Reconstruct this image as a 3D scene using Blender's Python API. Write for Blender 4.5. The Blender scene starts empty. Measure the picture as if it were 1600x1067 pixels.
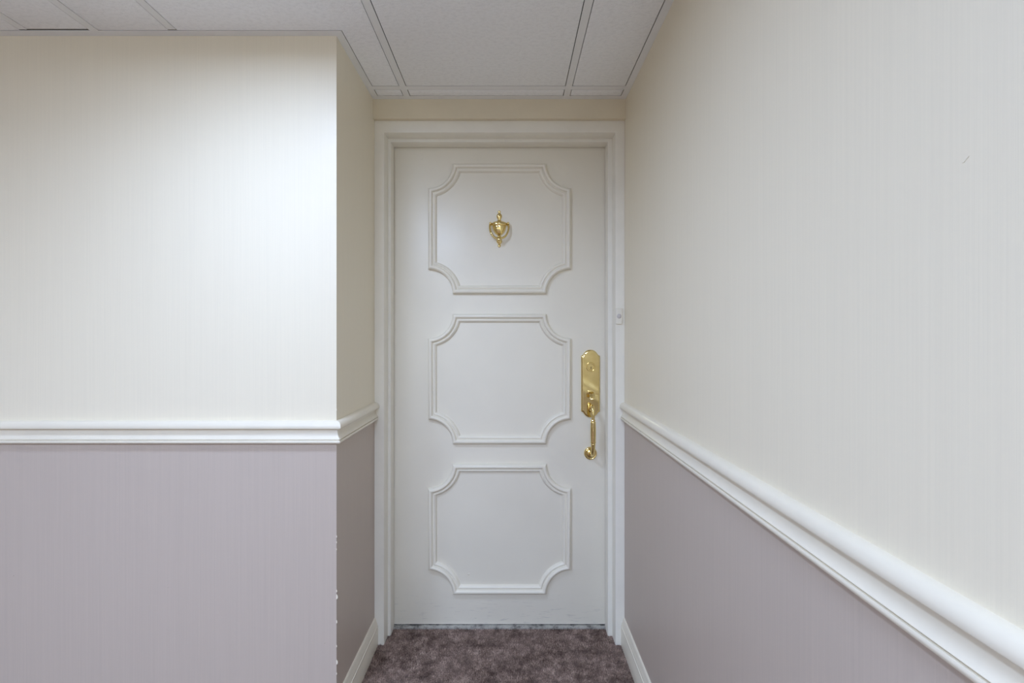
import bpy, math, random
import numpy as np
from mathutils import Vector

random.seed(4)
scene = bpy.context.scene
col = scene.collection

# ------------------------------------------------------------------ camera
EYE = 1.24
cd = bpy.data.cameras.new('camera')
cd.sensor_width = 36.0
cd.lens = 711.0 / 1600.0 * 36.0
cd.shift_x = 3.0 / 1600.0
cd.shift_y = -7.5 / 1600.0
cd.clip_start = 0.01
cam = bpy.data.objects.new('camera', cd)
cam.location = (0, 0, EYE)
cam.rotation_euler = (math.pi / 2, 0, 0)
col.objects.link(cam)
scene.camera = cam

# ------------------------------------------------------------------ world, exposure
w = bpy.data.worlds.new('world')
scene.world = w
w.use_nodes = True
w.node_tree.nodes['Background'].inputs[0].default_value = (0.0, 0.0, 0.0, 1)
scene.view_settings.view_transform = 'Standard'
scene.view_settings.look = 'None'
scene.view_settings.gamma = 1.0
scene.view_settings.use_curve_mapping = False
scene.view_settings.exposure = 0.0
LAMP_COLOR = (0.79, 1.00, 1.42)
scene.cycles.diffuse_bounces = 8
# round surface-mounted ceiling light: x, y, radius, watts, cut-off angle
ROUND = (-0.665, 0.74, 0.100, 10.7, 176.0)
# added unseen fill panels: grid column, y from, y to, watts, cut-off angle, label
FILL_PANELS = [
    (8, -1.93, -0.71, 43.0, 170.0, 'added fill light panel overhead behind the viewer'),
    (4, -1.93, -0.71, 50.0, 170.0, 'added fill light panel overhead, behind and left of the viewer'),
]

# ------------------------------------------------------------------ dimensions
XL, XR = -0.5455, 0.4605       # alcove sides
YF = 1.4300                    # corridor wall with the outer corner
YB = 1.811                     # wall above the door
ZC = EYE + 0.945               # ceiling
YR = -2.60                     # lobby wall behind the camera
XE = -4.6                      # far end of the corridor
RAIL_Z = EYE - 0.2630          # chair rail top
SPLIT = RAIL_Z - 0.035
CX = -0.0448                   # door centre

# ------------------------------------------------------------------ helpers
def mesh(name, verts, faces, mats, parent=None, smooth=None, mat_idx=None):
    me = bpy.data.meshes.new(name)
    me.from_pydata([tuple(v) for v in verts], [], faces)
    me.update()
    if not isinstance(mats, (list, tuple)):
        mats = [mats]
    for m in mats:
        me.materials.append(m)
    if mat_idx:
        for p, i in zip(me.polygons, mat_idx):
            p.material_index = i
    if smooth is not None:
        me.shade_smooth()
        me.set_sharp_from_angle(angle=math.radians(smooth))
    o = bpy.data.objects.new(name, me)
    col.objects.link(o)
    if parent:
        o.parent = parent
    return o

def fix(o):
    import bmesh
    bm = bmesh.new()
    bm.from_mesh(o.data)
    bmesh.ops.recalc_face_normals(bm, faces=bm.faces)
    bm.to_mesh(o.data)
    bm.free()
    return o

def tag(o, label, cat, kind=None, group=None):
    o['label'] = label
    o['category'] = cat
    if kind:
        o['kind'] = kind
    if group:
        o['group'] = group
    return o

def box_data(a, b):
    (x0, y0, z0), (x1, y1, z1) = a, b
    v = [(x0, y0, z0), (x1, y0, z0), (x1, y1, z0), (x0, y1, z0),
         (x0, y0, z1), (x1, y0, z1), (x1, y1, z1), (x0, y1, z1)]
    f = [(0, 3, 2, 1), (4, 5, 6, 7), (0, 1, 5, 4), (1, 2, 6, 5), (2, 3, 7, 6), (3, 0, 4, 7)]
    return v, f

def box(name, a, b, mat, parent=None, bevel=0.0):
    v, f = box_data(a, b)
    o = mesh(name, v, f, mat, parent)
    if bevel:
        import bmesh
        bm = bmesh.new()
        bm.from_mesh(o.data)
        bmesh.ops.bevel(bm, geom=bm.edges[:], offset=bevel, segments=2, affect='EDGES', profile=0.6)
        bm.to_mesh(o.data)
        bm.free()
        o.data.shade_smooth()
        o.data.set_sharp_from_angle(angle=math.radians(50))
    return o

def wall(name, foot, mats, z0=0.0, z1=ZC + 0.12, split=SPLIT):
    """footprint polygon (counter-clockwise) raised to z1, cut at the chair rail"""
    n = len(foot)
    zs = [z0, split, z1] if z0 < split else [z0, z1]
    v, f, mi = [], [], []
    for z in zs:
        v += [(x, y, z) for x, y in foot]
    for k in range(len(zs) - 1):
        for i in range(n):
            j = (i + 1) % n
            f.append((k * n + i, k * n + j, (k + 1) * n + j, (k + 1) * n + i))
            mi.append(1 if (len(zs) == 3 and k == 0) else 0)
    f.append(tuple(reversed(range(n))))
    mi.append(0)
    f.append(tuple((len(zs) - 1) * n + i for i in range(n)))
    mi.append(0)
    o = mesh(name, v, f, mats, mat_idx=mi)
    o['kind'] = 'structure'
    return o

def run(name, prof, a, b, nrm, mat, ma=0, mb=0, parent=None, smooth=35):
    """profile (protrusion, z) swept from a to b along a wall whose room normal is nrm;
    ma / mb lengthen each end with the protrusion (mitre)"""
    a, b, nrm = Vector(a), Vector(b), Vector(nrm)
    d = (b - a).normalized()
    v, f = [], []
    n = len(prof)
    for p, z in prof:
        v.append(a + nrm * p - d * (p * ma) + Vector((0, 0, z)))
    for p, z in prof:
        v.append(b + nrm * p + d * (p * mb) + Vector((0, 0, z)))
    for i in range(n):
        j = (i + 1) % n
        f.append((i, j, n + j, n + i))
    f.append(tuple(range(n)))
    f.append(tuple(n + i for i in reversed(range(n))))
    o = mesh(name, v, f, mat, parent)
    fix(o)
    o.data.shade_smooth()
    o.data.set_sharp_from_angle(angle=math.radians(smooth))
    return o

def lathe(name, prof, c, mat, parent=None, axis='Z', seg=40, depth=1.0, half=False, smooth=40):
    """prof: (radius, height) from c.  axis Z: upright (half = only the side facing -Y);
    axis Y: height runs towards the viewer (-Y)"""
    v, f = [], []
    c = Vector(c)
    m = seg + 1 if half else seg
    for r, h in prof:
        for k in range(m):
            a = (math.pi * k / seg) if half else (2 * math.pi * k / seg)
            if axis == 'Z':
                v.append(c + Vector((r * math.cos(a), -r * math.sin(a) * depth, h)))
            else:
                v.append(c + Vector((r * math.cos(a), -h, r * math.sin(a))))
    for i in range(len(prof) - 1):
        for k in range(seg):
            k2 = k + 1 if half else (k + 1) % seg
            f.append((i * m + k, i * m + k2, (i + 1) * m + k2, (i + 1) * m + k))
    if not half:
        f.append(tuple(range(m)))
        f.append(tuple((len(prof) - 1) * m + k for k in range(m)))
    o = mesh(name, v, f, mat, parent)
    fix(o)
    o.data.shade_smooth()
    o.data.set_sharp_from_angle(angle=math.radians(smooth))
    return o

def catmull(pts, n=8):
    P = [np.array(p, float) for p in pts]
    P = [2 * P[0] - P[1]] + P + [2 * P[-1] - P[-2]]
    out = []
    for i in range(1, len(P) - 2):
        for k in range(n):
            t = k / n
            out.append(0.5 * ((2 * P[i]) + (-P[i - 1] + P[i + 1]) * t
                       + (2 * P[i - 1] - 5 * P[i] + 4 * P[i + 1] - P[i + 2]) * t * t
                       + (-P[i - 1] + 3 * P[i] - 3 * P[i + 1] + P[i + 2]) * t ** 3))
    out.append(P[-2])
    return out

def tube(name, path, mat, parent=None, seg=20, side=(1, 0, 0), flat=1.0, smooth=45):
    """path of (x, y, z, radius); side = a direction that is never along the path"""
    v, f = [], []
    pts = [Vector(p[:3]) for p in path]
    for i, p in enumerate(pts):
        t = (pts[min(i + 1, len(pts) - 1)] - pts[max(i - 1, 0)]).normalized()
        s = Vector(side)
        s = (s - t * s.dot(t)).normalized()
        u = t.cross(s).normalized()
        r = path[i][3]
        for k in range(seg):
            a = 2 * math.pi * k / seg
            v.append(p + s * (r * math.cos(a)) + u * (r * flat * math.sin(a)))
    for i in range(len(pts) - 1):
        for k in range(seg):
            k2 = (k + 1) % seg
            f.append((i * seg + k, i * seg + k2, (i + 1) * seg + k2, (i + 1) * seg + k))
    f.append(tuple(range(seg)))
    f.append(tuple((len(pts) - 1) * seg + k for k in range(seg)))
    o = mesh(name, v, f, mat, parent)
    fix(o)
    o.data.shade_smooth()
    o.data.set_sharp_from_angle(angle=math.radians(smooth))
    return o

# ------------------------------------------------------------------ materials
class NT:
    def __init__(self, name):
        self.m = bpy.data.materials.new(name)
        self.m.use_nodes = True
        self.t = self.m.node_tree
        self.b = self.t.nodes['Principled BSDF']
        self.tc = self.t.nodes.new('ShaderNodeTexCoord')
    def n(self, typ, **kw):
        nd = self.t.nodes.new(typ)
        for k, v in kw.items():
            if k in nd.inputs:
                nd.inputs[k].default_value = v
            else:
                setattr(nd, k, v)
        return nd
    def l(self, a, b):
        self.t.links.new(a, b)
    def mapping(self, scale):
        mp = self.n('ShaderNodeMapping')
        mp.inputs['Scale'].default_value = scale
        self.l(self.tc.outputs['Object'], mp.inputs['Vector'])
        return mp.outputs['Vector']
    def noise(self, vec, scale, detail=2.0, rough=0.5):
        nd = self.n('ShaderNodeTexNoise', Scale=scale, Detail=detail, Roughness=rough)
        self.l(vec, nd.inputs['Vector'])
        return nd.outputs['Fac']
    def ramp(self, fac, stops):
        r = self.n('ShaderNodeValToRGB')
        e = r.color_ramp.elements
        while len(e) < len(stops):
            e.new(0.5)
        for el, (p, c) in zip(e, stops):
            el.position = p
            el.color = (*c, 1)
        self.l(fac, r.inputs['Fac'])
        return r.outputs['Color']
    def mix(self, fac, a, b, mode='MIX'):
        mx = self.n('ShaderNodeMix', data_type='RGBA', blend_type=mode)
        for s, x in ((mx.inputs[0], fac), (mx.inputs[6], a), (mx.inputs[7], b)):
            if hasattr(x, 'links'):
                self.l(x, s)
            elif isinstance(x, tuple):
                s.default_value = (*x, 1)
            else:
                s.default_value = x
        return mx.outputs[2]
    def bump(self, h, strength, dist, prev=None):
        b = self.n('ShaderNodeBump', Strength=strength, Distance=dist)
        self.l(h, b.inputs['Height'])
        if prev:
            self.l(prev, b.inputs['Normal'])
        return b.outputs['Normal']
    def done(self, color=None, rough=0.5, normal=None, metal=0.0, spec=0.5):
        if isinstance(color, tuple):
            self.b.inputs['Base Color'].default_value = (*color, 1)
        elif color is not None:
            self.l(color, self.b.inputs['Base Color'])
        if hasattr(rough, 'links'):
            self.l(rough, self.b.inputs['Roughness'])
        else:
            self.b.inputs['Roughness'].default_value = rough
        self.b.inputs['Metallic'].default_value = metal
        self.b.inputs['Specular IOR Level'].default_value = spec
        if normal:
            self.l(normal, self.b.inputs['Normal'])
        return self.m

def wallpaper(name, c, d=0.05):
    t = NT(name)
    v = t.mapping((1, 1, 0.006))
    s1 = t.noise(v, 420, 2.0, 0.6)
    s2 = t.noise(t.mapping((1, 1, 0.03)), 60, 3.0, 0.6)
    lo = tuple(x * (1 - d) for x in c)
    hi = tuple(min(1, x * (1 + d)) for x in c)
    base = t.ramp(s1, [(0.3, lo), (0.7, hi)])
    base = t.mix(0.12, base, t.ramp(s2, [(0.35, lo), (0.65, hi)]))
    nb = t.bump(s1, 0.10, 0.0012)
    return t.done(base, 0.42, nb, spec=0.35)

def paint(name, c, rough=0.38, d=0.02, bump=0.04):
    t = NT(name)
    n1 = t.noise(t.mapping((1, 1, 1)), 9, 3.0, 0.6)
    lo = tuple(x * (1 - d) for x in c)
    hi = tuple(min(1, x * (1 + d)) for x in c)
    n2 = t.noise(t.mapping((1, 1, 0.5)), 260, 2.0, 0.5)
    return t.done(t.ramp(n1, [(0.35, lo), (0.65, hi)]), rough, t.bump(n2, bump, 0.001), spec=0.45)

M = {}
M['paper'] = wallpaper('cream striped wallpaper', (0.82, 0.753, 0.605), 0.018)
M['paper_low'] = wallpaper('mauve grey striped wallpaper', (0.535, 0.458, 0.398), 0.03)
M['header'] = paint('cream wall paint', (0.74, 0.66, 0.50))
M['trim'] = paint('white trim paint', (0.79, 0.735, 0.615), 0.32)
M['frame'] = paint('ivory frame paint', (0.82, 0.785, 0.69), 0.36)
M['bell'] = paint('ivory plastic', (0.80, 0.76, 0.66), 0.4)
M['button'] = paint('lilac grey plastic', (0.56, 0.52, 0.50), 0.45)

# door paint: ivory with faint brush streaks and scuffs near the bottom
t = NT('ivory door paint')
n1 = t.noise(t.mapping((1, 1, 0.15)), 30, 4.0, 0.6)
n2 = t.noise(t.mapping((1, 1, 1)), 3.5, 3.0, 0.55)
base = t.ramp(n2, [(0.3, (0.785, 0.738, 0.63)), (0.7, (0.82, 0.773, 0.66))])
sc = t.noise(t.mapping((8, 1, 60)), 2.2, 4.0, 0.65)
sx = t.n('ShaderNodeSeparateXYZ')
t.l(t.tc.outputs['Object'], sx.inputs[0])
low = t.n('ShaderNodeMapRange')
low.inputs['From Min'].default_value = 0.16
low.inputs['From Max'].default_value = 0.05
t.l(sx.outputs['Z'], low.inputs['Value'])
msk = t.n('ShaderNodeMath', operation='MULTIPLY')
t.l(low.outputs[0], msk.inputs[0])
t.l(t.ramp(sc, [(0.58, (0, 0, 0)), (0.72, (0.45, 0.45, 0.45))]), msk.inputs[1])
base = t.mix(msk.outputs[0], base, (0.42, 0.40, 0.38))
rg = t.n('ShaderNodeMapRange')
rg.inputs['To Min'].default_value = 0.30
rg.inputs['To Max'].default_value = 0.42
t.l(n2, rg.inputs['Value'])
M['door'] = t.done(base, rg.outputs[0], t.bump(n1, 0.05, 0.0012), spec=0.45)

# ceiling tile: fissured mineral fibre
t = NT('ceiling tile')
f1 = t.noise(t.mapping((1, 1, 1)), 190, 3.0, 0.65)
f2 = t.noise(t.mapping((1, 1.6, 1)), 70, 4.0, 0.7)
vo = t.n('ShaderNodeTexVoronoi', Scale=11.0)
t.l(t.tc.outputs['Object'], vo.inputs['Vector'])
pit = t.ramp(vo.outputs['Distance'], [(0.012, (0.25, 0.25, 0.25)), (0.022, (1, 1, 1))])
base = t.ramp(f2, [(0.30, (0.83, 0.84, 0.85)), (0.55, (0.91, 0.92, 0.93))])
base = t.mix(1.0, base, pit, 'MULTIPLY')
M['tile'] = t.done(base, 0.85, t.bump(f1, 0.28, 0.002, t.bump(f2, 0.35, 0.003)), spec=0.2)
M['grid'] = paint('white enamelled steel', (0.82, 0.825, 0.82), 0.45, 0.01, 0.0)
M['plenum'] = paint('dark plenum deck', (0.03, 0.03, 0.03), 0.9)

# carpet
t = NT('brown mottled carpet')
a1 = t.noise(t.mapping((1, 1, 0.2)), 21, 6.0, 0.76)
a2 = t.noise(t.mapping((1, 1, 0.3)), 210, 3.0, 0.7)
a3 = t.noise(t.mapping((1, 1, 0.2)), 7, 2.0, 0.5)
c1 = t.ramp(a1, [(0.36, (0.08, 0.052, 0.040)), (0.50, (0.26, 0.183, 0.148)), (0.64, (0.50, 0.375, 0.305))])
c2 = t.ramp(a2, [(0.34, (0.22, 0.20, 0.20)), (0.66, (1.75, 1.75, 1.75))])
base = t.mix(1.0, c1, c2, 'MULTIPLY')
base = t.mix(0.25, base, t.ramp(a3, [(0.4, (0.15, 0.102, 0.08)), (0.6, (0.37, 0.27, 0.225))]))
M['carpet'] = t.done(base, 0.95, t.bump(a2, 0.6, 0.004), spec=0.1)

# threshold
t = NT('grey marble threshold')
v1 = t.noise(t.mapping((1, 1, 1)), 28, 6.0, 0.7)
M['sill'] = t.done(t.ramp(v1, [(0.36, (0.08, 0.075, 0.07)), (0.50, (0.36, 0.345, 0.31)), (0.7, (0.52, 0.50, 0.45))]), 0.4)

# brass
t = NT('polished brass')
b1 = t.noise(t.mapping((1, 1, 1)), 40, 2.0, 0.5)
M['brass'] = t.done(t.ramp(b1, [(0.3, (0.74, 0.58, 0.25)), (0.7, (0.82, 0.66, 0.31))]), 0.075, None, 1.0)
M['brass_dark'] = NT('dark keyway').done((0.03, 0.022, 0.01), 0.5, None, 0.3)
M['lens'] = NT('dark viewer lens').done((0.01, 0.01, 0.01), 0.08)

# lamp diffuser
t = NT('lit diffuser')
t.b.inputs['Emission Color'].default_value = (*LAMP_COLOR, 1)
t.b.inputs['Emission Strength'].default_value = 0.0
M['lamp'] = t.done((0.8, 0.8, 0.8), 0.5)

# ------------------------------------------------------------------ the setting
PAPER = [M['paper'], M['paper_low']]
T = 0.10
fl = box('floor', (XE - T, YR - T, -0.10), (XR + T, 1.9275, 0.0), M['carpet'])
tag(fl, 'dark brown mottled carpet floor in front of the door', 'floor', 'structure')

wl = wall('wall_left', [(XE, YF), (XL, YF), (XL - T, YF + T), (XE, YF + T)], PAPER)
tag(wl, 'brightly lit corridor wall left of the outer corner, cream above mauve', 'wall', 'structure')
wr = wall('wall_return', [(XL, YF), (XL, 2.05), (XL - T, 2.05), (XL - T, YF + T)], PAPER)
tag(wr, 'narrow shaded return wall between outer corner and door frame', 'wall', 'structure')
wri = wall('wall_right', [(XR, 2.05), (XR, YR), (XR + T, YR - T), (XR + T, 2.05)], PAPER)
tag(wri, 'long receding right wall, cream paper above mauve paper', 'wall', 'structure')
wb = wall('wall_back', [(XL, YB), (XR, YB), (XR, 2.05), (XL, 2.05)], [M['header']], z0=EYE + 0.8677)
tag(wb, 'narrow strip of cream wall above the door frame', 'wall', 'structure')
wre = wall('wall_rear', [(XR, YR), (XE, YR), (XE, YR - T), (XR + T, YR - T)], PAPER)
tag(wre, 'corridor wall behind the viewer, cream paper above mauve', 'wall', 'structure')
we = wall('wall_end', [(XE, YR - T), (XE, YF + T), (XE - T, YF + T), (XE - T, YR - T)], PAPER)
tag(we, 'far end wall of the corridor, cream paper above mauve', 'wall', 'structure')

# chair rail
RAIL = [(0, 0), (0.004, 0), (0.0095, -0.0012), (0.0145, -0.0036), (0.0180, -0.0080), (0.0202, -0.0135),
        (0.0208, -0.0185), (0.0200, -0.0222), (0.0180, -0.0238), (0.0110, -0.0246), (0.0065, -0.0268), (0.0048, -0.0310),
        (0.0050, -0.0360), (0.0062, -0.0420), (0.0088, -0.0480), (0.0125, -0.0535), (0.0158, -0.0568),
        (0.0120, -0.0574), (0.0120, -0.0602), (0.0160, -0.0606), (0.0172, -0.0632),
        (0.0170, -0.0665), (0.0150, -0.0692), (0.0, -0.0700)]
YE = 1.8285
def rail(n, a, b, nrm, ma, mb, label):
    o = run(n, RAIL, (*a, RAIL_Z), (*b, RAIL_Z), nrm, M['trim'], ma, mb)
    return tag(o, label, 'chair rail', 'structure')
rail('trim_1', (XE, YF), (XL, YF), (0, -1, 0), -1, 1, 'white moulded chair rail along the bright left wall')
rail('trim_2', (XL, YF), (XL, YE), (1, 0, 0), 1, 0, 'short white chair rail on the shaded return wall')
rail('trim_3', (XR, YE), (XR, YR), (-1, 0, 0), 0, -1, 'long white chair rail receding along the right wall')
rail('trim_4', (XR, YR), (XE, YR), (0, 1, 0), -1, -1, 'white chair rail on the wall behind the viewer')
rail('trim_5', (XE, YR), (XE, YF), (1, 0, 0), -1, -1, 'white chair rail on the far end wall of the corridor')

BASE = [(0, 0), (0.015, 0), (0.015, 0.066), (0.0132, 0.069), (0.0132, 0.0735), (0.0150, 0.0755), (0.0150, 0.0800),
        (0.0125, 0.0815), (0.0125, 0.0850), (0.0110, 0.0900), (0.0085, 0.0960), (0.0070, 0.1030), (0.0055, 0.1085),
        (0.0035, 0.1110), (0, 0.1110)]
def base(n, a, b, nrm, ma, mb, label):
    o = run(n, BASE, (*a, 0), (*b, 0), nrm, M['trim'], ma, mb)
    return tag(o, label, 'baseboard', 'structure')
base('baseboard_left', (XE, YF), (XL, YF), (0, -1, 0), -1, 1, 'white baseboard below the bright left wall')
base('baseboard_return', (XL, YF), (XL, YE), (1, 0, 0), 1, 0, 'short white baseboard under the shaded return wall')
base('baseboard_right', (XR, YE), (XR, YR), (-1, 0, 0), 0, -1, 'white baseboard running along the right wall')
base('baseboard_rear', (XR, YR), (XE, YR), (0, 1, 0), -1, -1, 'white baseboard on the wall behind the viewer')
base('baseboard_end', (XE, YR), (XE, YF), (1, 0, 0), -1, -1, 'white baseboard at the far end of the corridor')

# door frame: profile swept up the left jamb, across the head and down the right jamb
def frame_ring(prof, name, mat):
    v, f = [], []
    for xl, xr, zt, y in prof:
        v += [(xl, y, 0.0), (xl, y, zt), (xr, y, zt), (xr, y, 0.0)]
    for i in range(len(prof) - 1):
        for k in range(3):
            a = i * 4 + k
            f.append((a, a + 1, a + 5, a + 4))
    o = mesh(name, v, f, mat)
    o.data.shade_smooth()
    o.data.set_sharp_from_angle(angle=math.radians(35))
    return o
a, b = 0.0022, 0.0007
P1 = (-0.5068, 0.4232, EYE + 0.8206)
P3 = (-0.4945, 0.4049, EYE + 0.8068)
def off(P, d, y):
    return (P[0] - d, P[1] + d, P[2] + d, y)
FR = [(XL + 0.0005, XR - 0.0005, EYE + 0.8674, 2.04), (XL + 0.0005, XR - 0.0005, EYE + 0.8674, 1.829), off(P1, a, 1.829), off(P1, b, 1.829 + b), off(P1, 0, 1.829 + a), off(P1, 0, 1.885),
      off(P3, a, 1.885), off(P3, b, 1.885 + b), off(P3, 0, 1.885 + a), off(P3, 0, 1.9395), off(P3, 0.018, 1.9395), off(P3, 0.018, 2.04)]
fr = frame_ring(FR, 'trim_6', M['frame'])
tag(fr, 'ivory stepped steel frame around the panelled door', 'door frame', 'structure')

# threshold
th = box('trim_7', (-0.512, 1.9275, -0.02), (0.4225, 2.04, 0.0095), M['sill'], bevel=0.0015)
tag(th, 'worn grey stone threshold strip under the door', 'threshold', 'structure')

# ------------------------------------------------------------------ ceiling grid
ce = box('ceiling', (XE - T, YR - T, ZC + 0.12), (XR + T, 2.05, ZC + 0.16), M['plenum'])
tag(ce, 'white suspended ceiling of textured tiles in a metal grid', 'ceiling', 'structure')
TW = 0.024
def tee(name, x0, y0, x1, y1, z=ZC):
    if x1 - x0 < 1e-4 or y1 - y0 < 1e-4:
        return
    return box(name, (x0, y0, z), (x1, y1, z + 0.0025), M['grid'], ce)
WA = TW
# wall angles, short pieces along each wall
tee('wall_angle', XL, YB - WA, XR, YB)
tee('wall_angle', XR - WA, YR + WA, XR, YB - WA)
tee('wall_angle', XL, YF - WA + 0.0, XL + WA, YB - WA)
tee('wall_angle', XE + WA, YF - WA, XL, YF)
tee('wall_angle', XE, YR, XR, YR + WA)
tee('wall_angle', XE, YR + WA, XE + WA, YF)
LX = [XE + WA, -4.011, -3.383, -2.755, -2.127, -1.499, -1.285, -1.041, -0.406, 0.222, XR - WA]
HALF = TW / 2
def edge(i, side):
    if i == 0 or i == len(LX) - 1:
        return LX[i]
    return LX[i] + (HALF if side > 0 else -HALF)
for i in range(1, len(LX) - 1):
    yend = (YB - WA) if LX[i] > XL + WA else (YF - WA)
    if i in (5, 7):
        yend -= 0.006
    tee('main_tee', LX[i] - HALF, YR + WA, LX[i] + HALF, yend)
def tile(x0, y0, x1, y1, gap=0.0023, ygap=None):
    yg = gap if ygap is None else ygap
    zt = ZC + 0.0004
    o = box('ceiling_tile', (x0 + gap, y0 + gap, zt), (x1 - gap, y1 - yg, zt + 0.016), M['tile'], ce, bevel=0.0012)
    return o
for i in range(len(LX) - 1):
    x0, x1 = edge(i, 1), edge(i + 1, -1)
    alc = x1 > XL + WA
    yend = (YB - WA) if alc else (YF - WA)
    cells = [(a, b) for c, a, b, *_ in FILL_PANELS if c == i]
    cross = [q for ab in cells for q in ab]
    for c in (0.51, -0.71, -1.93):
        if all(c < a - 0.1 or c > b + 0.1 for a, b in cells):
            cross.append(c)
    if alc:
        cross = cross + [1.7295]
    cross = sorted(cross)
    for c in cross:
        # the tee across column 7 stops at the outer corner
        tx0 = x0
        if i == 7 and c > YF:
            tx0 = XL + WA
        tee('cross_tee', tx0, c - HALF, x1, c + HALF)
    ys = [YR + WA] + cross + [yend]
    for k in range(len(ys) - 1):
        y0 = ys[k] + (HALF if k else 0)
        y1 = ys[k + 1] - (HALF if k < len(ys) - 2 else 0)
        if any(abs(ys[k] - a) < 1e-6 for a, b in cells):
            continue
        if i == 7 and y1 > YF:
            # cut around the outer corner: an L-shaped tile and a small end piece
            if y0 < YF:
                g = 0.0023
                zt = ZC + 0.0004
                pts = [(x0 + g, y0 + g), (x1 - g, y0 + g), (x1 - g, y1 - g), (XL + WA + g, y1 - g),
                       (XL + WA + g, YF - WA - g), (x0 + g, YF - WA - g)]
                v = [(x, y, zt) for x, y in pts] + [(x, y, zt + 0.016) for x, y in pts]
                n = len(pts)
                f = [tuple(reversed(range(n))), tuple(range(n, 2 * n))]
                f += [(q, (q + 1) % n, n + (q + 1) % n, n + q) for q in range(n)]
                mesh('ceiling_tile', v, f, M['tile'], ce)
            else:
                tile(XL + WA, y0, x1, y1)
            continue
        if i == 5 and k == len(ys) - 2:
            tile(x0, y0, x1, y1, ygap=0.007)
        else:
            tile(x0, y0, x1, y1)

def fill_panel(x0, x1, y0, y1, label, watts, spread):  # out-of-view panel added as fill light for door and walls
    e = bpy.data.objects.new('ceiling_light', None)
    col.objects.link(e)
    e.location = ((x0 + x1) / 2, (y0 + y1) / 2, ZC)
    tag(e, label, 'ceiling light', group='added fill panels')
    hx, hy = (x1 - x0) / 2, (y1 - y0) / 2
    g = 0.002
    v, f = [], []
    for a, b in (((-hx + g, -hy + g), (hx - g, -hy + 0.025)), ((-hx + g, hy - 0.025), (hx - g, hy - g)),
                 ((-hx + g, -hy + 0.025), (-hx + 0.025, hy - 0.025)), ((hx - 0.025, -hy + 0.025), (hx - g, hy - 0.025))):
        vv, ff = box_data((a[0], a[1], -0.001), (b[0], b[1], 0.012))
        f += [tuple(q + len(v) for q in p) for p in ff]
        v += vv
    mesh('frame', v, f, M['grid'], e)
    ld = bpy.data.lights.new('lamp', 'AREA')
    ld.shape = 'RECTANGLE'
    ld.size, ld.size_y = 2 * hx - 0.06, 2 * hy - 0.06
    ld.energy = watts
    ld.color = LAMP_COLOR
    ld.spread = math.radians(spread)
    lo = bpy.data.objects.new('lamp', ld)
    col.objects.link(lo)
    lo.parent = e
    lo.location = (0, 0, 0.0005)
    box('diffuser', (-hx + 0.025, -hy + 0.025, 0.002), (hx - 0.025, hy - 0.025, 0.006), M['lamp'], e)
    vv, ff = box_data((-hx + g, -hy + g, 0.012), (hx - g, hy - g, 0.09))
    mesh('housing', vv, ff, M['grid'], e)
    return e
def round_light(x, y, r, watts, spread):
    e = bpy.data.objects.new('ceiling_light', None)
    col.objects.link(e)
    e.location = (x, y, ZC)
    tag(e, 'small round lit ceiling lamp just left of the viewer', 'ceiling light')
    lathe('rim', [(r + 0.002, 0.0), (r + 0.024, 0.0), (r + 0.024, 0.016), (r + 0.020, 0.021), (r + 0.008, 0.024), (r + 0.002, 0.022)],
          (0, 0, 0), M['grid'], e, 'Z', 48).scale = (1, 1, -1)
    lathe('diffuser', [(0.0001, -0.0195), (r * 0.7, -0.0195), (r + 0.0015, -0.018), (r + 0.0015, -0.002), (0.0001, -0.002)], (0, 0, 0), M['lamp'], e, 'Z', 48)
    ld = bpy.data.lights.new('lamp', 'AREA')
    ld.shape = 'DISK'
    ld.size = 2 * r
    ld.energy = watts
    ld.color = LAMP_COLOR
    ld.spread = math.radians(spread)
    lo = bpy.data.objects.new('lamp', ld)
    col.objects.link(lo)
    lo.parent = e
    lo.location = (0, 0, -0.0245)
round_light(*ROUND)
for c, y0, y1, watts, spread, lab in FILL_PANELS:
    fill_panel(edge(c, 1), edge(c + 1, -1), y0 + HALF, y1 - HALF, lab, watts, spread)

# ------------------------------------------------------------------ door
YD = 1.942
dr = box('door_1', (-0.5085, YD, 0.0135), (0.4190, YD + 0.045, EYE + 0.8178), M['door'], bevel=0.0015)
tag(dr, 'ivory door with three notched moulding panels and brass fittings', 'door', 'structure')

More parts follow.
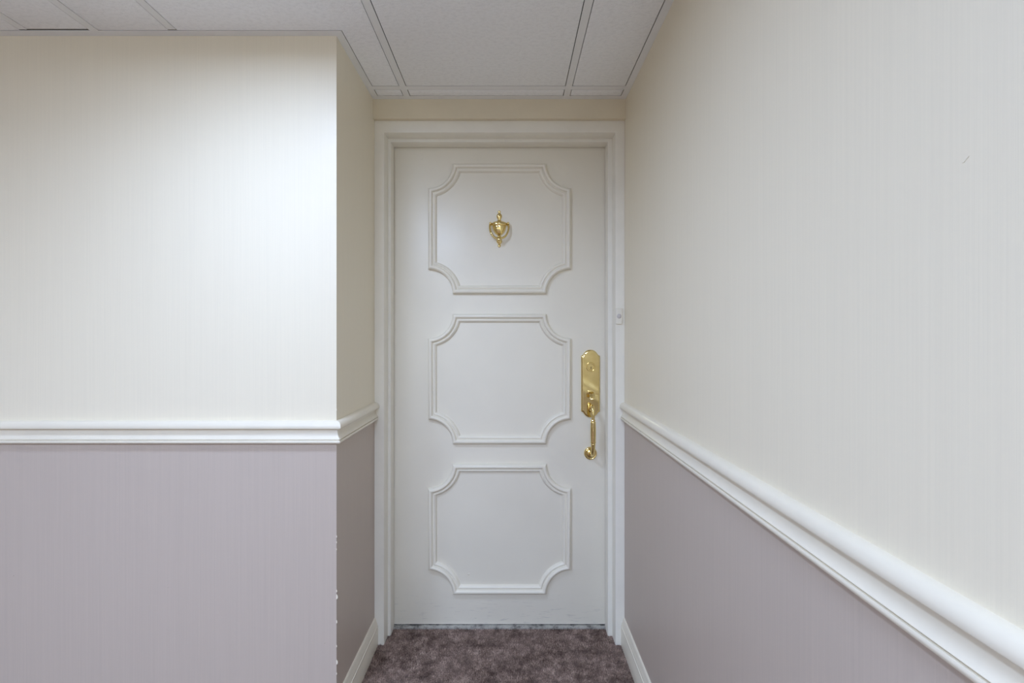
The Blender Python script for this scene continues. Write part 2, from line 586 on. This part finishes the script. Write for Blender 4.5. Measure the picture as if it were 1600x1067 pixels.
MP = [(0, 0), (0, 0.0085), (0.0010, 0.0125), (0.0032, 0.0165), (0.0062, 0.0196), (0.0095, 0.0210), (0.0128, 0.0206),
      (0.0155, 0.0186), (0.0175, 0.0150), (0.0184, 0.0104), (0.0200, 0.0092), (0.0222, 0.0096), (0.0236, 0.0122), (0.0262, 0.0132), (0.0290, 0.0124),
      (0.0315, 0.0098), (0.0335, 0.0064), (0.0350, 0.0034), (0.0360, 0.0)]
def panel(zt, zb, label):
    hw, r, N = 0.3030, 0.1040, 14
    hh = (zt - zb) / 2
    zc = (zt + zb) / 2
    v, f = [], []
    rings = []
    for d, p in MP:
        R = r + d
        a0 = math.asin(d / R)
        a1 = math.pi / 2 - a0
        arc = [a0 + (a1 - a0) * k / N for k in range(N + 1)]
        ring = []
        # clockwise from the top-left notch; each notch is centred on the outer corner
        for sx, sz, rev in ((-1, 1, True), (1, 1, False), (1, -1, True), (-1, -1, False)):
            pts = [(sx * (hw - R * math.cos(a)), sz * (hh - R * math.sin(a))) for a in arc]
            ring += list(reversed(pts)) if rev else pts
        rings.append((ring, p))
    n = len(rings[0][0])
    for ring, p in rings:
        v += [(CX + x, YD - p, zc + z) for x, z in ring]
    for i in range(len(rings) - 1):
        for k in range(n):
            k2 = (k + 1) % n
            f.append((i * n + k, i * n + k2, (i + 1) * n + k2, (i + 1) * n + k))
    o = mesh('panel_moulding', v, f, M['door'], dr)
    fix(o)
    # outward check: normals must face the viewer
    s = sum(pl.normal.y * pl.area for pl in o.data.polygons)
    if s > 0:
        o.data.flip_normals()
    o.data.shade_smooth()
    o.data.set_sharp_from_angle(angle=math.radians(32))
    o['label'] = label
    return o
panel(EYE + 0.734, EYE + 0.182, 'top notched moulding frame around the knocker')
panel(EYE + 0.0965, EYE - 0.4555, 'middle notched moulding frame beside the brass handle')
panel(EYE - 0.541, EYE - 1.093, 'bottom notched moulding frame near the carpet')

# ---- knocker
KX = -0.0460
def arcpts(cx, cz, r, a0, a1, n):
    return [(cx + r * math.cos(math.radians(a0 + (a1 - a0) * k / n)), cz + r * math.sin(math.radians(a0 + (a1 - a0) * k / n))) for k in range(n + 1)]
K = [(0.0001, 0.5385), (0.0035, 0.5375), (0.0060, 0.5345), (0.0062, 0.5310), (0.0045, 0.5280), (0.0042, 0.5265), (0.0075, 0.5240),
     (0.0105, 0.5195), (0.0117, 0.5140), (0.0110, 0.5085), (0.0085, 0.5030), (0.0068, 0.4990), (0.0072, 0.4962), (0.0100, 0.4945), (0.0105, 0.4925),
     (0.0160, 0.4915), (0.0240, 0.4890), (0.0310, 0.4850), (0.0352, 0.4820), (0.0365, 0.4790), (0.0365, 0.4745), (0.0350, 0.4728), (0.0285, 0.4722),
     (0.0285, 0.4700), (0.0278, 0.4620), (0.0258, 0.4540), (0.0222, 0.4465), (0.0176, 0.4400), (0.0124, 0.4350), (0.0080, 0.4320), (0.0062, 0.4295),
     (0.0090, 0.4275), (0.0092, 0.4255), (0.0070, 0.4235), (0.0080, 0.4180), (0.0110, 0.4120), (0.0125, 0.4070), (0.0110, 0.4020), (0.0075, 0.3975), (0.0048, 0.3945),
     (0.0042, 0.3925), (0.0062, 0.3900), (0.0068, 0.3865), (0.0052, 0.3830), (0.0025, 0.3812), (0.0001, 0.3808)]
kn = lathe('door_knocker', K, (KX, YD, EYE), M['brass'], dr, 'Z', 40, 0.62, True, 50)
kn['label'] = 'brass urn-shaped door knocker'
path = catmull([(-0.0385, -0.010, 0.4790), (-0.0400, -0.016, 0.4660), (-0.0385, -0.020, 0.4500), (-0.0330, -0.023, 0.4340), (-0.0230, -0.025, 0.4210), (-0.0100, -0.0265, 0.4145), (0, -0.027, 0.4130),
                (0.0100, -0.0265, 0.4145), (0.0230, -0.025, 0.4210), (0.0330, -0.023, 0.4340), (0.0385, -0.020, 0.4500), (0.0400, -0.016, 0.4660), (0.0385, -0.010, 0.4790)], 6)
tube('swing_arm', [(KX + p[0], YD + p[1], EYE + p[2], 0.0040 + 0.0012 * (1 - min(1, abs(p[0]) / 0.04))) for p in path], M['brass'], kn, 14, (0, 1, 0))
for s in (-1, 1):
    lathe('hinge_knob', [(0.0001, 0.024), (0.003, 0.0235), (0.0048, 0.021), (0.0052, 0.017), (0.0052, 0.0)], (KX + s * 0.0375, YD, EYE + 0.4795), M['brass'], kn, 'Y', 16)
lathe('striker', [(0.0001, 0.0385), (0.005, 0.0378), (0.0085, 0.0350), (0.0095, 0.031), (0.0085, 0.026), (0.006, 0.020), (0.005, 0.0)], (KX, YD, EYE + 0.4085), M['brass'], kn, 'Y', 24)
lathe('viewer_ring', [(0.0032, 0.0225), (0.0045, 0.0232), (0.0056, 0.0225), (0.0056, 0.015), (0.0032, 0.015)], (KX, YD, EYE + 0.4795), M['brass'], kn, 'Y', 20)
lathe('viewer_lens', [(0.0001, 0.0226), (0.0020, 0.0224), (0.0033, 0.0216), (0.0033, 0.015)], (KX, YD, EYE + 0.4795), M['lens'], kn, 'Y', 16)

# ---- handle set
HX = 0.3427
def ogee_outline():
    w2, zt, zs = 0.0400, -0.0555, -0.0825
    top = [(w2, zs - 0.004), (w2, zs + 0.001), (0.0385, zs + 0.0022), (0.0358, zs + 0.0030), (0.0330, zs + 0.0048), (0.0305, zs + 0.0080), (0.0278, zs + 0.0122), (0.0240, zs + 0.0168),
           (0.0195, zs + 0.0210), (0.0140, zs + 0.0243), (0.0072, zs + 0.0264), (0.0, zt)]
    top = top + [(-x, z) for x, z in reversed(top[:-1])]
    zm = -0.1998
    bot = [(x, 2 * zm - z) for x, z in top]
    return top + list(reversed(bot))
O = ogee_outline()
def inset(O, d):
    zm = -0.1998
    return [(x * (1 - d / 0.040), z - d * max(-1, min(1, (z - zm) / 0.05))) for x, z in O]
layers = [(0, 0.0), (0, 0.004), (0.0008, 0.0062), (0.0022, 0.0078), (0.0045, 0.0092), (0.0066, 0.0100), (0.0072, 0.0100)]
v, f = [], []
n = len(O)
for d, p in layers:
    v += [(HX + x, YD - p, EYE + z) for x, z in inset(O, d)]
for i in range(len(layers) - 1):
    for k in range(n):
        k2 = (k + 1) % n
        f.append((i * n + k, i * n + k2, (i + 1) * n + k2, (i + 1) * n + k))
L = (len(layers) - 1) * n
for k in range(n // 2 - 1):
    f.append((L + k, L + k + 1, L + n - 2 - k, L + n - 1 - k))
hs = mesh('handle_set', v, f, M['brass'], dr)
fix(hs)
hs.data.shade_smooth()
hs.data.set_sharp_from_angle(angle=math.radians(28))
for pl in list(hs.data.polygons)[-(n // 2 - 1):]:
    pl.use_smooth = False
hs['label'] = 'polished brass handle set with scalloped plate'
lathe('lock_cylinder', [(0.0001, 0.0135), (0.0130, 0.0135), (0.0142, 0.0125), (0.0142, 0.0110), (0.0165, 0.0110), (0.0168, 0.0140), (0.0185, 0.0140), (0.0198, 0.0120), (0.0200, 0.0095)],
      (HX, YD, EYE - 0.1285), M['brass'], hs, 'Y', 40, smooth=15)
lathe('key_plug', [(0.0001, 0.0150), (0.0060, 0.0150), (0.0066, 0.0142), (0.0066, 0.0130)], (HX, YD, EYE - 0.1325), M['brass'], hs, 'Y', 24, smooth=15)
box('keyhole', (HX - 0.0013, YD - 0.0155, EYE - 0.1372), (HX + 0.0013, YD - 0.0145, EYE - 0.1278), M['brass_dark'], hs)
# thumb latch: slotted base and curved tongue
box('latch_base', (HX - 0.0135, YD - 0.0135, EYE - 0.2440), (HX + 0.0135, YD - 0.0098, EYE - 0.2280), M['brass'], hs, bevel=0.0012)
lp = catmull([(0.008, -0.2350, 0.0085), (0.022, -0.2345, 0.0088), (0.034, -0.2385, 0.0105), (0.044, -0.2470, 0.0120), (0.0500, -0.2570, 0.0118), (0.0520, -0.2620, 0.0090)], 5)
v, f = [], []
for i, (p, z, hw) in enumerate(lp):
    q = lp[min(i + 1, len(lp) - 1)] - lp[max(i - 1, 0)]
    tl = math.hypot(q[0], q[1])
    tp, tz = q[0] / tl, q[1] / tl
    up = (-tz, tp)          # normal in (p, z)
    for sx, sn in ((-1, 0.3), (-0.8, 1), (0.8, 1), (1, 0.3), (1, -0.3), (0.8, -1), (-0.8, -1), (-1, -0.3)):
        h = 0.0024
        v.append((HX + sx * hw, YD - (p + up[0] * sn * h), EYE + z + up[1] * sn * h))
for i in range(len(lp) - 1):
    for k in range(8):
        k2 = (k + 1) % 8
        f.append((i * 8 + k, i * 8 + k2, (i + 1) * 8 + k2, (i + 1) * 8 + k))
f += [tuple(range(8)), tuple((len(lp) - 1) * 8 + k for k in range(8))]
o = mesh('thumb_latch', v, f, M['brass'], hs)
fix(o)
o.data.shade_smooth()
o.data.set_sharp_from_angle(angle=math.radians(40))
# grip: gooseneck from the plate, collared cylinder, taper down to the rosette
GP = [(0.006, -0.3100, 0.0120), (0.014, -0.3060, 0.0105), (0.026, -0.2985, 0.0085), (0.040, -0.2920, 0.0080), (0.052, -0.2935, 0.0078), (0.0605, -0.3040, 0.0074), (0.0640, -0.3200, 0.0070), (0.0650, -0.3360, 0.0066)]
up = [tuple(p) for p in catmull(GP, 6)]
up += [(0.0650, -0.3420, 0.0066), (0.0650, -0.3432, 0.0095), (0.0650, -0.3450, 0.0104), (0.0650, -0.3470, 0.0095), (0.0650, -0.3484, 0.0078), (0.0650, -0.3502, 0.0078),
       (0.0650, -0.3516, 0.0106), (0.0650, -0.3536, 0.0112), (0.0650, -0.3560, 0.0112), (0.0650, -0.3564, 0.0104), (0.0650, -0.3600, 0.0106), (0.0650, -0.3960, 0.0116), (0.0650, -0.4310, 0.0106), (0.0650, -0.4346, 0.0104),
       (0.0650, -0.4350, 0.0112), (0.0650, -0.4374, 0.0112), (0.0650, -0.4394, 0.0106), (0.0650, -0.4408, 0.0084), (0.0650, -0.4424, 0.0084), (0.0650, -0.4440, 0.0098), (0.0648, -0.4462, 0.0098)]
up += [tuple(p) for p in catmull([(0.0644, -0.4480, 0.0092), (0.0628, -0.4600, 0.0088), (0.0590, -0.4740, 0.0082), (0.0510, -0.4860, 0.0078), (0.0390, -0.4935, 0.0078), (0.0250, -0.4962, 0.0082), (0.010, -0.4970, 0.0100)], 6)]
tube('grip', [(HX, YD - p, EYE + z, r) for p, z, r in up], M['brass'], hs, 28, (1, 0, 0), 1.0, 35)
lathe('rosette', [(0.0001, 0.0150), (0.0100, 0.0145), (0.0150, 0.0128), (0.0180, 0.0100), (0.0190, 0.0085), (0.0205, 0.0085), (0.0225, 0.0095), (0.0250, 0.0085), (0.0268, 0.0055), (0.0275, 0.0)],
      (HX, YD, EYE - 0.4970), M['brass'], hs, 'Y', 40)

# ---- painted-over marks on the door
def lump(name, x, z, r, mat, parent, y=YD, h=0.0012, sx=1.0):
    pr = [(1.0, 0.0), (0.85, 0.5), (0.5, 0.9), (0.001, 1.0)]
    v, f = [], []
    m = 10
    for q, hh in pr:
        for k in range(m):
            a = 2 * math.pi * k / m
            j = 1 + 0.25 * math.sin(3 * a + x * 90)
            v.append((x + q * r * sx * j * math.cos(a), y - hh * h, z + q * r * j * math.sin(a)))
    for i in range(len(pr) - 1):
        for k in range(m):
            k2 = (k + 1) % m
            f.append((i * m + k, i * m + k2, (i + 1) * m + k2, (i + 1) * m + k))
    f.append(tuple((len(pr) - 1) * m + k for k in range(m)))
    o = mesh(name, v, f, mat, parent, 60)
    return fix(o)
lump('paint_blister', (732.5 - 797) / 366.5, EYE - (897.5 - 526) / 366.5, 0.0042, M['trim'], dr, h=0.003)
lump('paint_blister', (814.5 - 797) / 366.5, EYE - (875.5 - 526) / 366.5, 0.0030, M['door'], dr, h=0.0018)
def ghost(x, z):
    cu = bpy.data.curves.new('ghost', 'FONT')
    cu.body = '3'
    cu.size = 0.046
    cu.extrude = 0.0007
    cu.align_x = 'CENTER'
    tmp = bpy.data.objects.new('ghost', cu)
    col.objects.link(tmp)
    dg = bpy.context.evaluated_depsgraph_get()
    me = bpy.data.meshes.new_from_object(tmp.evaluated_get(dg))
    bpy.data.objects.remove(tmp)
    vs = [(x + p.co.x * 0.8, YD - 0.0002 - p.co.z, z + p.co.y) for p in me.vertices]
    fs = [tuple(p.vertices) for p in me.polygons]
    o = mesh('painted_over_numeral', vs, fs, M['door'], dr)
    fix(o)
    o['label'] = 'faint numeral painted over in ivory'
ghost((658.5 - 797) / 366.1, EYE + (526 - 250.0) / 366.1)
ghost((745.5 - 797) / 366.1, EYE + (526 - 250.0) / 366.1)

# ------------------------------------------------------------------ doorbell on the right jamb
YJ = 1.829
db = bpy.data.objects.new('doorbell', None)
col.objects.link(db)
db.location = (0.4368, YJ, EYE + 0.0830)
tag(db, 'small ivory doorbell with round grey button on the right door jamb', 'doorbell')
def rrect(hw, hh, r, n=6):
    out = []
    for cx, cz, a0 in ((hw - r, hh - r, 0), (-hw + r, hh - r, 90), (-hw + r, -hh + r, 180), (hw - r, -hh + r, 270)):
        out += [(cx + r * math.cos(math.radians(a0 + 90 * k / n)), cz + r * math.sin(math.radians(a0 + 90 * k / n))) for k in range(n + 1)]
    return out
v, f = [], []
R0 = [(rrect(0.0130, 0.0330, 0.005), 0.0), (rrect(0.0130, 0.0330, 0.005), 0.005), (rrect(0.0122, 0.0322, 0.0045), 0.0066), (rrect(0.0105, 0.0305, 0.004), 0.0072)]
n = len(R0[0][0])
for ring, p in R0:
    v += [(x, -p, z) for x, z in ring]
for i in range(len(R0) - 1):
    for k in range(n):
        k2 = (k + 1) % n
        f.append((i * n + k, i * n + k2, (i + 1) * n + k2, (i + 1) * n + k))
f.append(tuple((len(R0) - 1) * n + k for k in range(n)))
fix(mesh('plate', v, f, M['bell'], db, 40))
lathe('button', [(0.0001, 0.0098), (0.005, 0.0096), (0.0082, 0.0088), (0.0092, 0.0078), (0.0092, 0.0070)], (0, 0, -0.0010), M['button'], db, 'Y', 24)

# ------------------------------------------------------------------ wear on the walls
def flake(name, pts, parent, mat, normal, h=0.0012):
    n = len(pts)
    nv = Vector(normal)
    v = [Vector(p) for p in pts] + [Vector(p) + nv * h * random.uniform(0.6, 1.4) for p in pts]
    f = [tuple(range(n)), tuple(n + k for k in range(n))] + [(k, (k + 1) % n, n + (k + 1) % n, n + k) for k in range(n)]
    return fix(mesh(name, v, f, mat, parent))
for py, s in ((838, 0.6), (847, 0.5), (858, 0.4), (923, 0.7), (932, 1.4), (971, 0.9), (1009, 0.6), (1034, 1.4), (1052, 0.6), (640, 0.4)):
    z = EYE - (py - 526) * YF / 711
    hgt = 0.0055 * s
    v = []
    m = 7
    for k in range(m):
        a = math.pi * k / (m - 1) - math.pi / 2
        v.append((XL + 0.0005 + 0.0032 * s * math.cos(a), YF - 0.0006 - 0.0012 * s * math.cos(a), z + hgt * math.sin(a)))
    flake('torn_paper', [(XL - 0.001, YF - 0.0004, z + hgt * 0.8), (XL - 0.001, YF - 0.0004, z - hgt * 0.8)] + v, wl, M['trim'], (0.3, -0.8, 0.2), 0.001)
# small pits and a scuff in the papers
for px, py in ((262, 918), (507, 1005), (21, 899)):
    x = (px - 797) * YF / 711
    lump('paper_nick', x, EYE - (py - 526) * YF / 711, 0.0018, M['paper_low'], wl, y=YF, h=0.0018)
dsc = XR * 711 / 713
z = EYE + 277 * dsc / 711
flake('scuffed_paper', [(XR - 0.0002, dsc - 0.0030, z + 0.0022), (XR - 0.0002, dsc - 0.0022, z + 0.0026), (XR - 0.0002, dsc + 0.0040, z - 0.0022), (XR - 0.0002, dsc + 0.0024, z - 0.0024)], wri, M['paper'], (-1, 0, 0), 0.0003)
# lifted paper seam low on the left wall
xs = (178 - 797) * YF / 711
z1, z0 = EYE - (560 - 526) * YF / 711, EYE - (624 - 526) * YF / 711
flake('lifted_seam', [(xs, YF - 0.0001, z0), (xs + 0.004, YF - 0.0001, z0), (xs + 0.002, YF - 0.0001, z1), (xs + 0.001, YF - 0.0001, z1)], wl, M['paper'], (0, -1, 0), 0.0006)

# ------------------------------------------------------------------ carpet pile in the alcove and before it
rng = np.random.default_rng(7)
x0, x1, y0, y1 = XL + 0.014, XR - 0.014, 1.05, 1.930
step = 0.0036
gx, gy = np.meshgrid(np.arange(x0, x1, step), np.arange(y0, y1, step))
bx = (gx + rng.uniform(-0.5, 0.5, gx.shape) * step).ravel()
by = (gy + rng.uniform(-0.5, 0.5, gx.shape) * step).ravel()
# keep the pile out of the door frame's feet
L1 = (by > 1.8275) & ((bx < P1[0] + 0.002) | (bx > P1[1] - 0.002))
L2 = (by > 1.8835) & ((bx < P3[0] + 0.002) | (bx > P3[1] - 0.002))
keep = ~(L1 | L2)
bx, by = bx[keep], by[keep]
n = len(bx)
ang = rng.uniform(0, 2 * np.pi, n)
h = rng.uniform(0.0035, 0.0075, n)
lx, ly = rng.normal(0, 0.0018, n), rng.normal(0, 0.0018, n)
wd = 0.0017
V = np.empty((n, 4, 3))
for k in range(3):
    V[:, k, 0] = bx + wd * np.cos(ang + k * 2.0944)
    V[:, k, 1] = by + wd * np.sin(ang + k * 2.0944)
    V[:, k, 2] = 0.0002
V[:, 3, 0] = bx + lx
V[:, 3, 1] = np.minimum(by + ly, 1.9345)
V[:, 3, 2] = h
idx = (np.arange(n) * 4)[:, None]
F = np.concatenate([np.stack([idx[:, 0] + a_, idx[:, 0] + b_, idx[:, 0] + 3], 1) for a_, b_ in ((0, 1), (1, 2), (2, 0))])
me = bpy.data.meshes.new('carpet_pile')
me.vertices.add(n * 4)
me.vertices.foreach_set('co', V.ravel())
me.loops.add(F.size)
me.loops.foreach_set('vertex_index', F.astype(np.int32).ravel())
me.polygons.add(len(F))
me.polygons.foreach_set('loop_start', np.arange(0, F.size, 3, dtype=np.int32))
me.update(calc_edges=True)
me.validate()
me.materials.append(M['carpet'])
cp = bpy.data.objects.new('carpet_pile', me)
col.objects.link(cp)
cp.parent = fl
cp['kind'] = 'stuff'
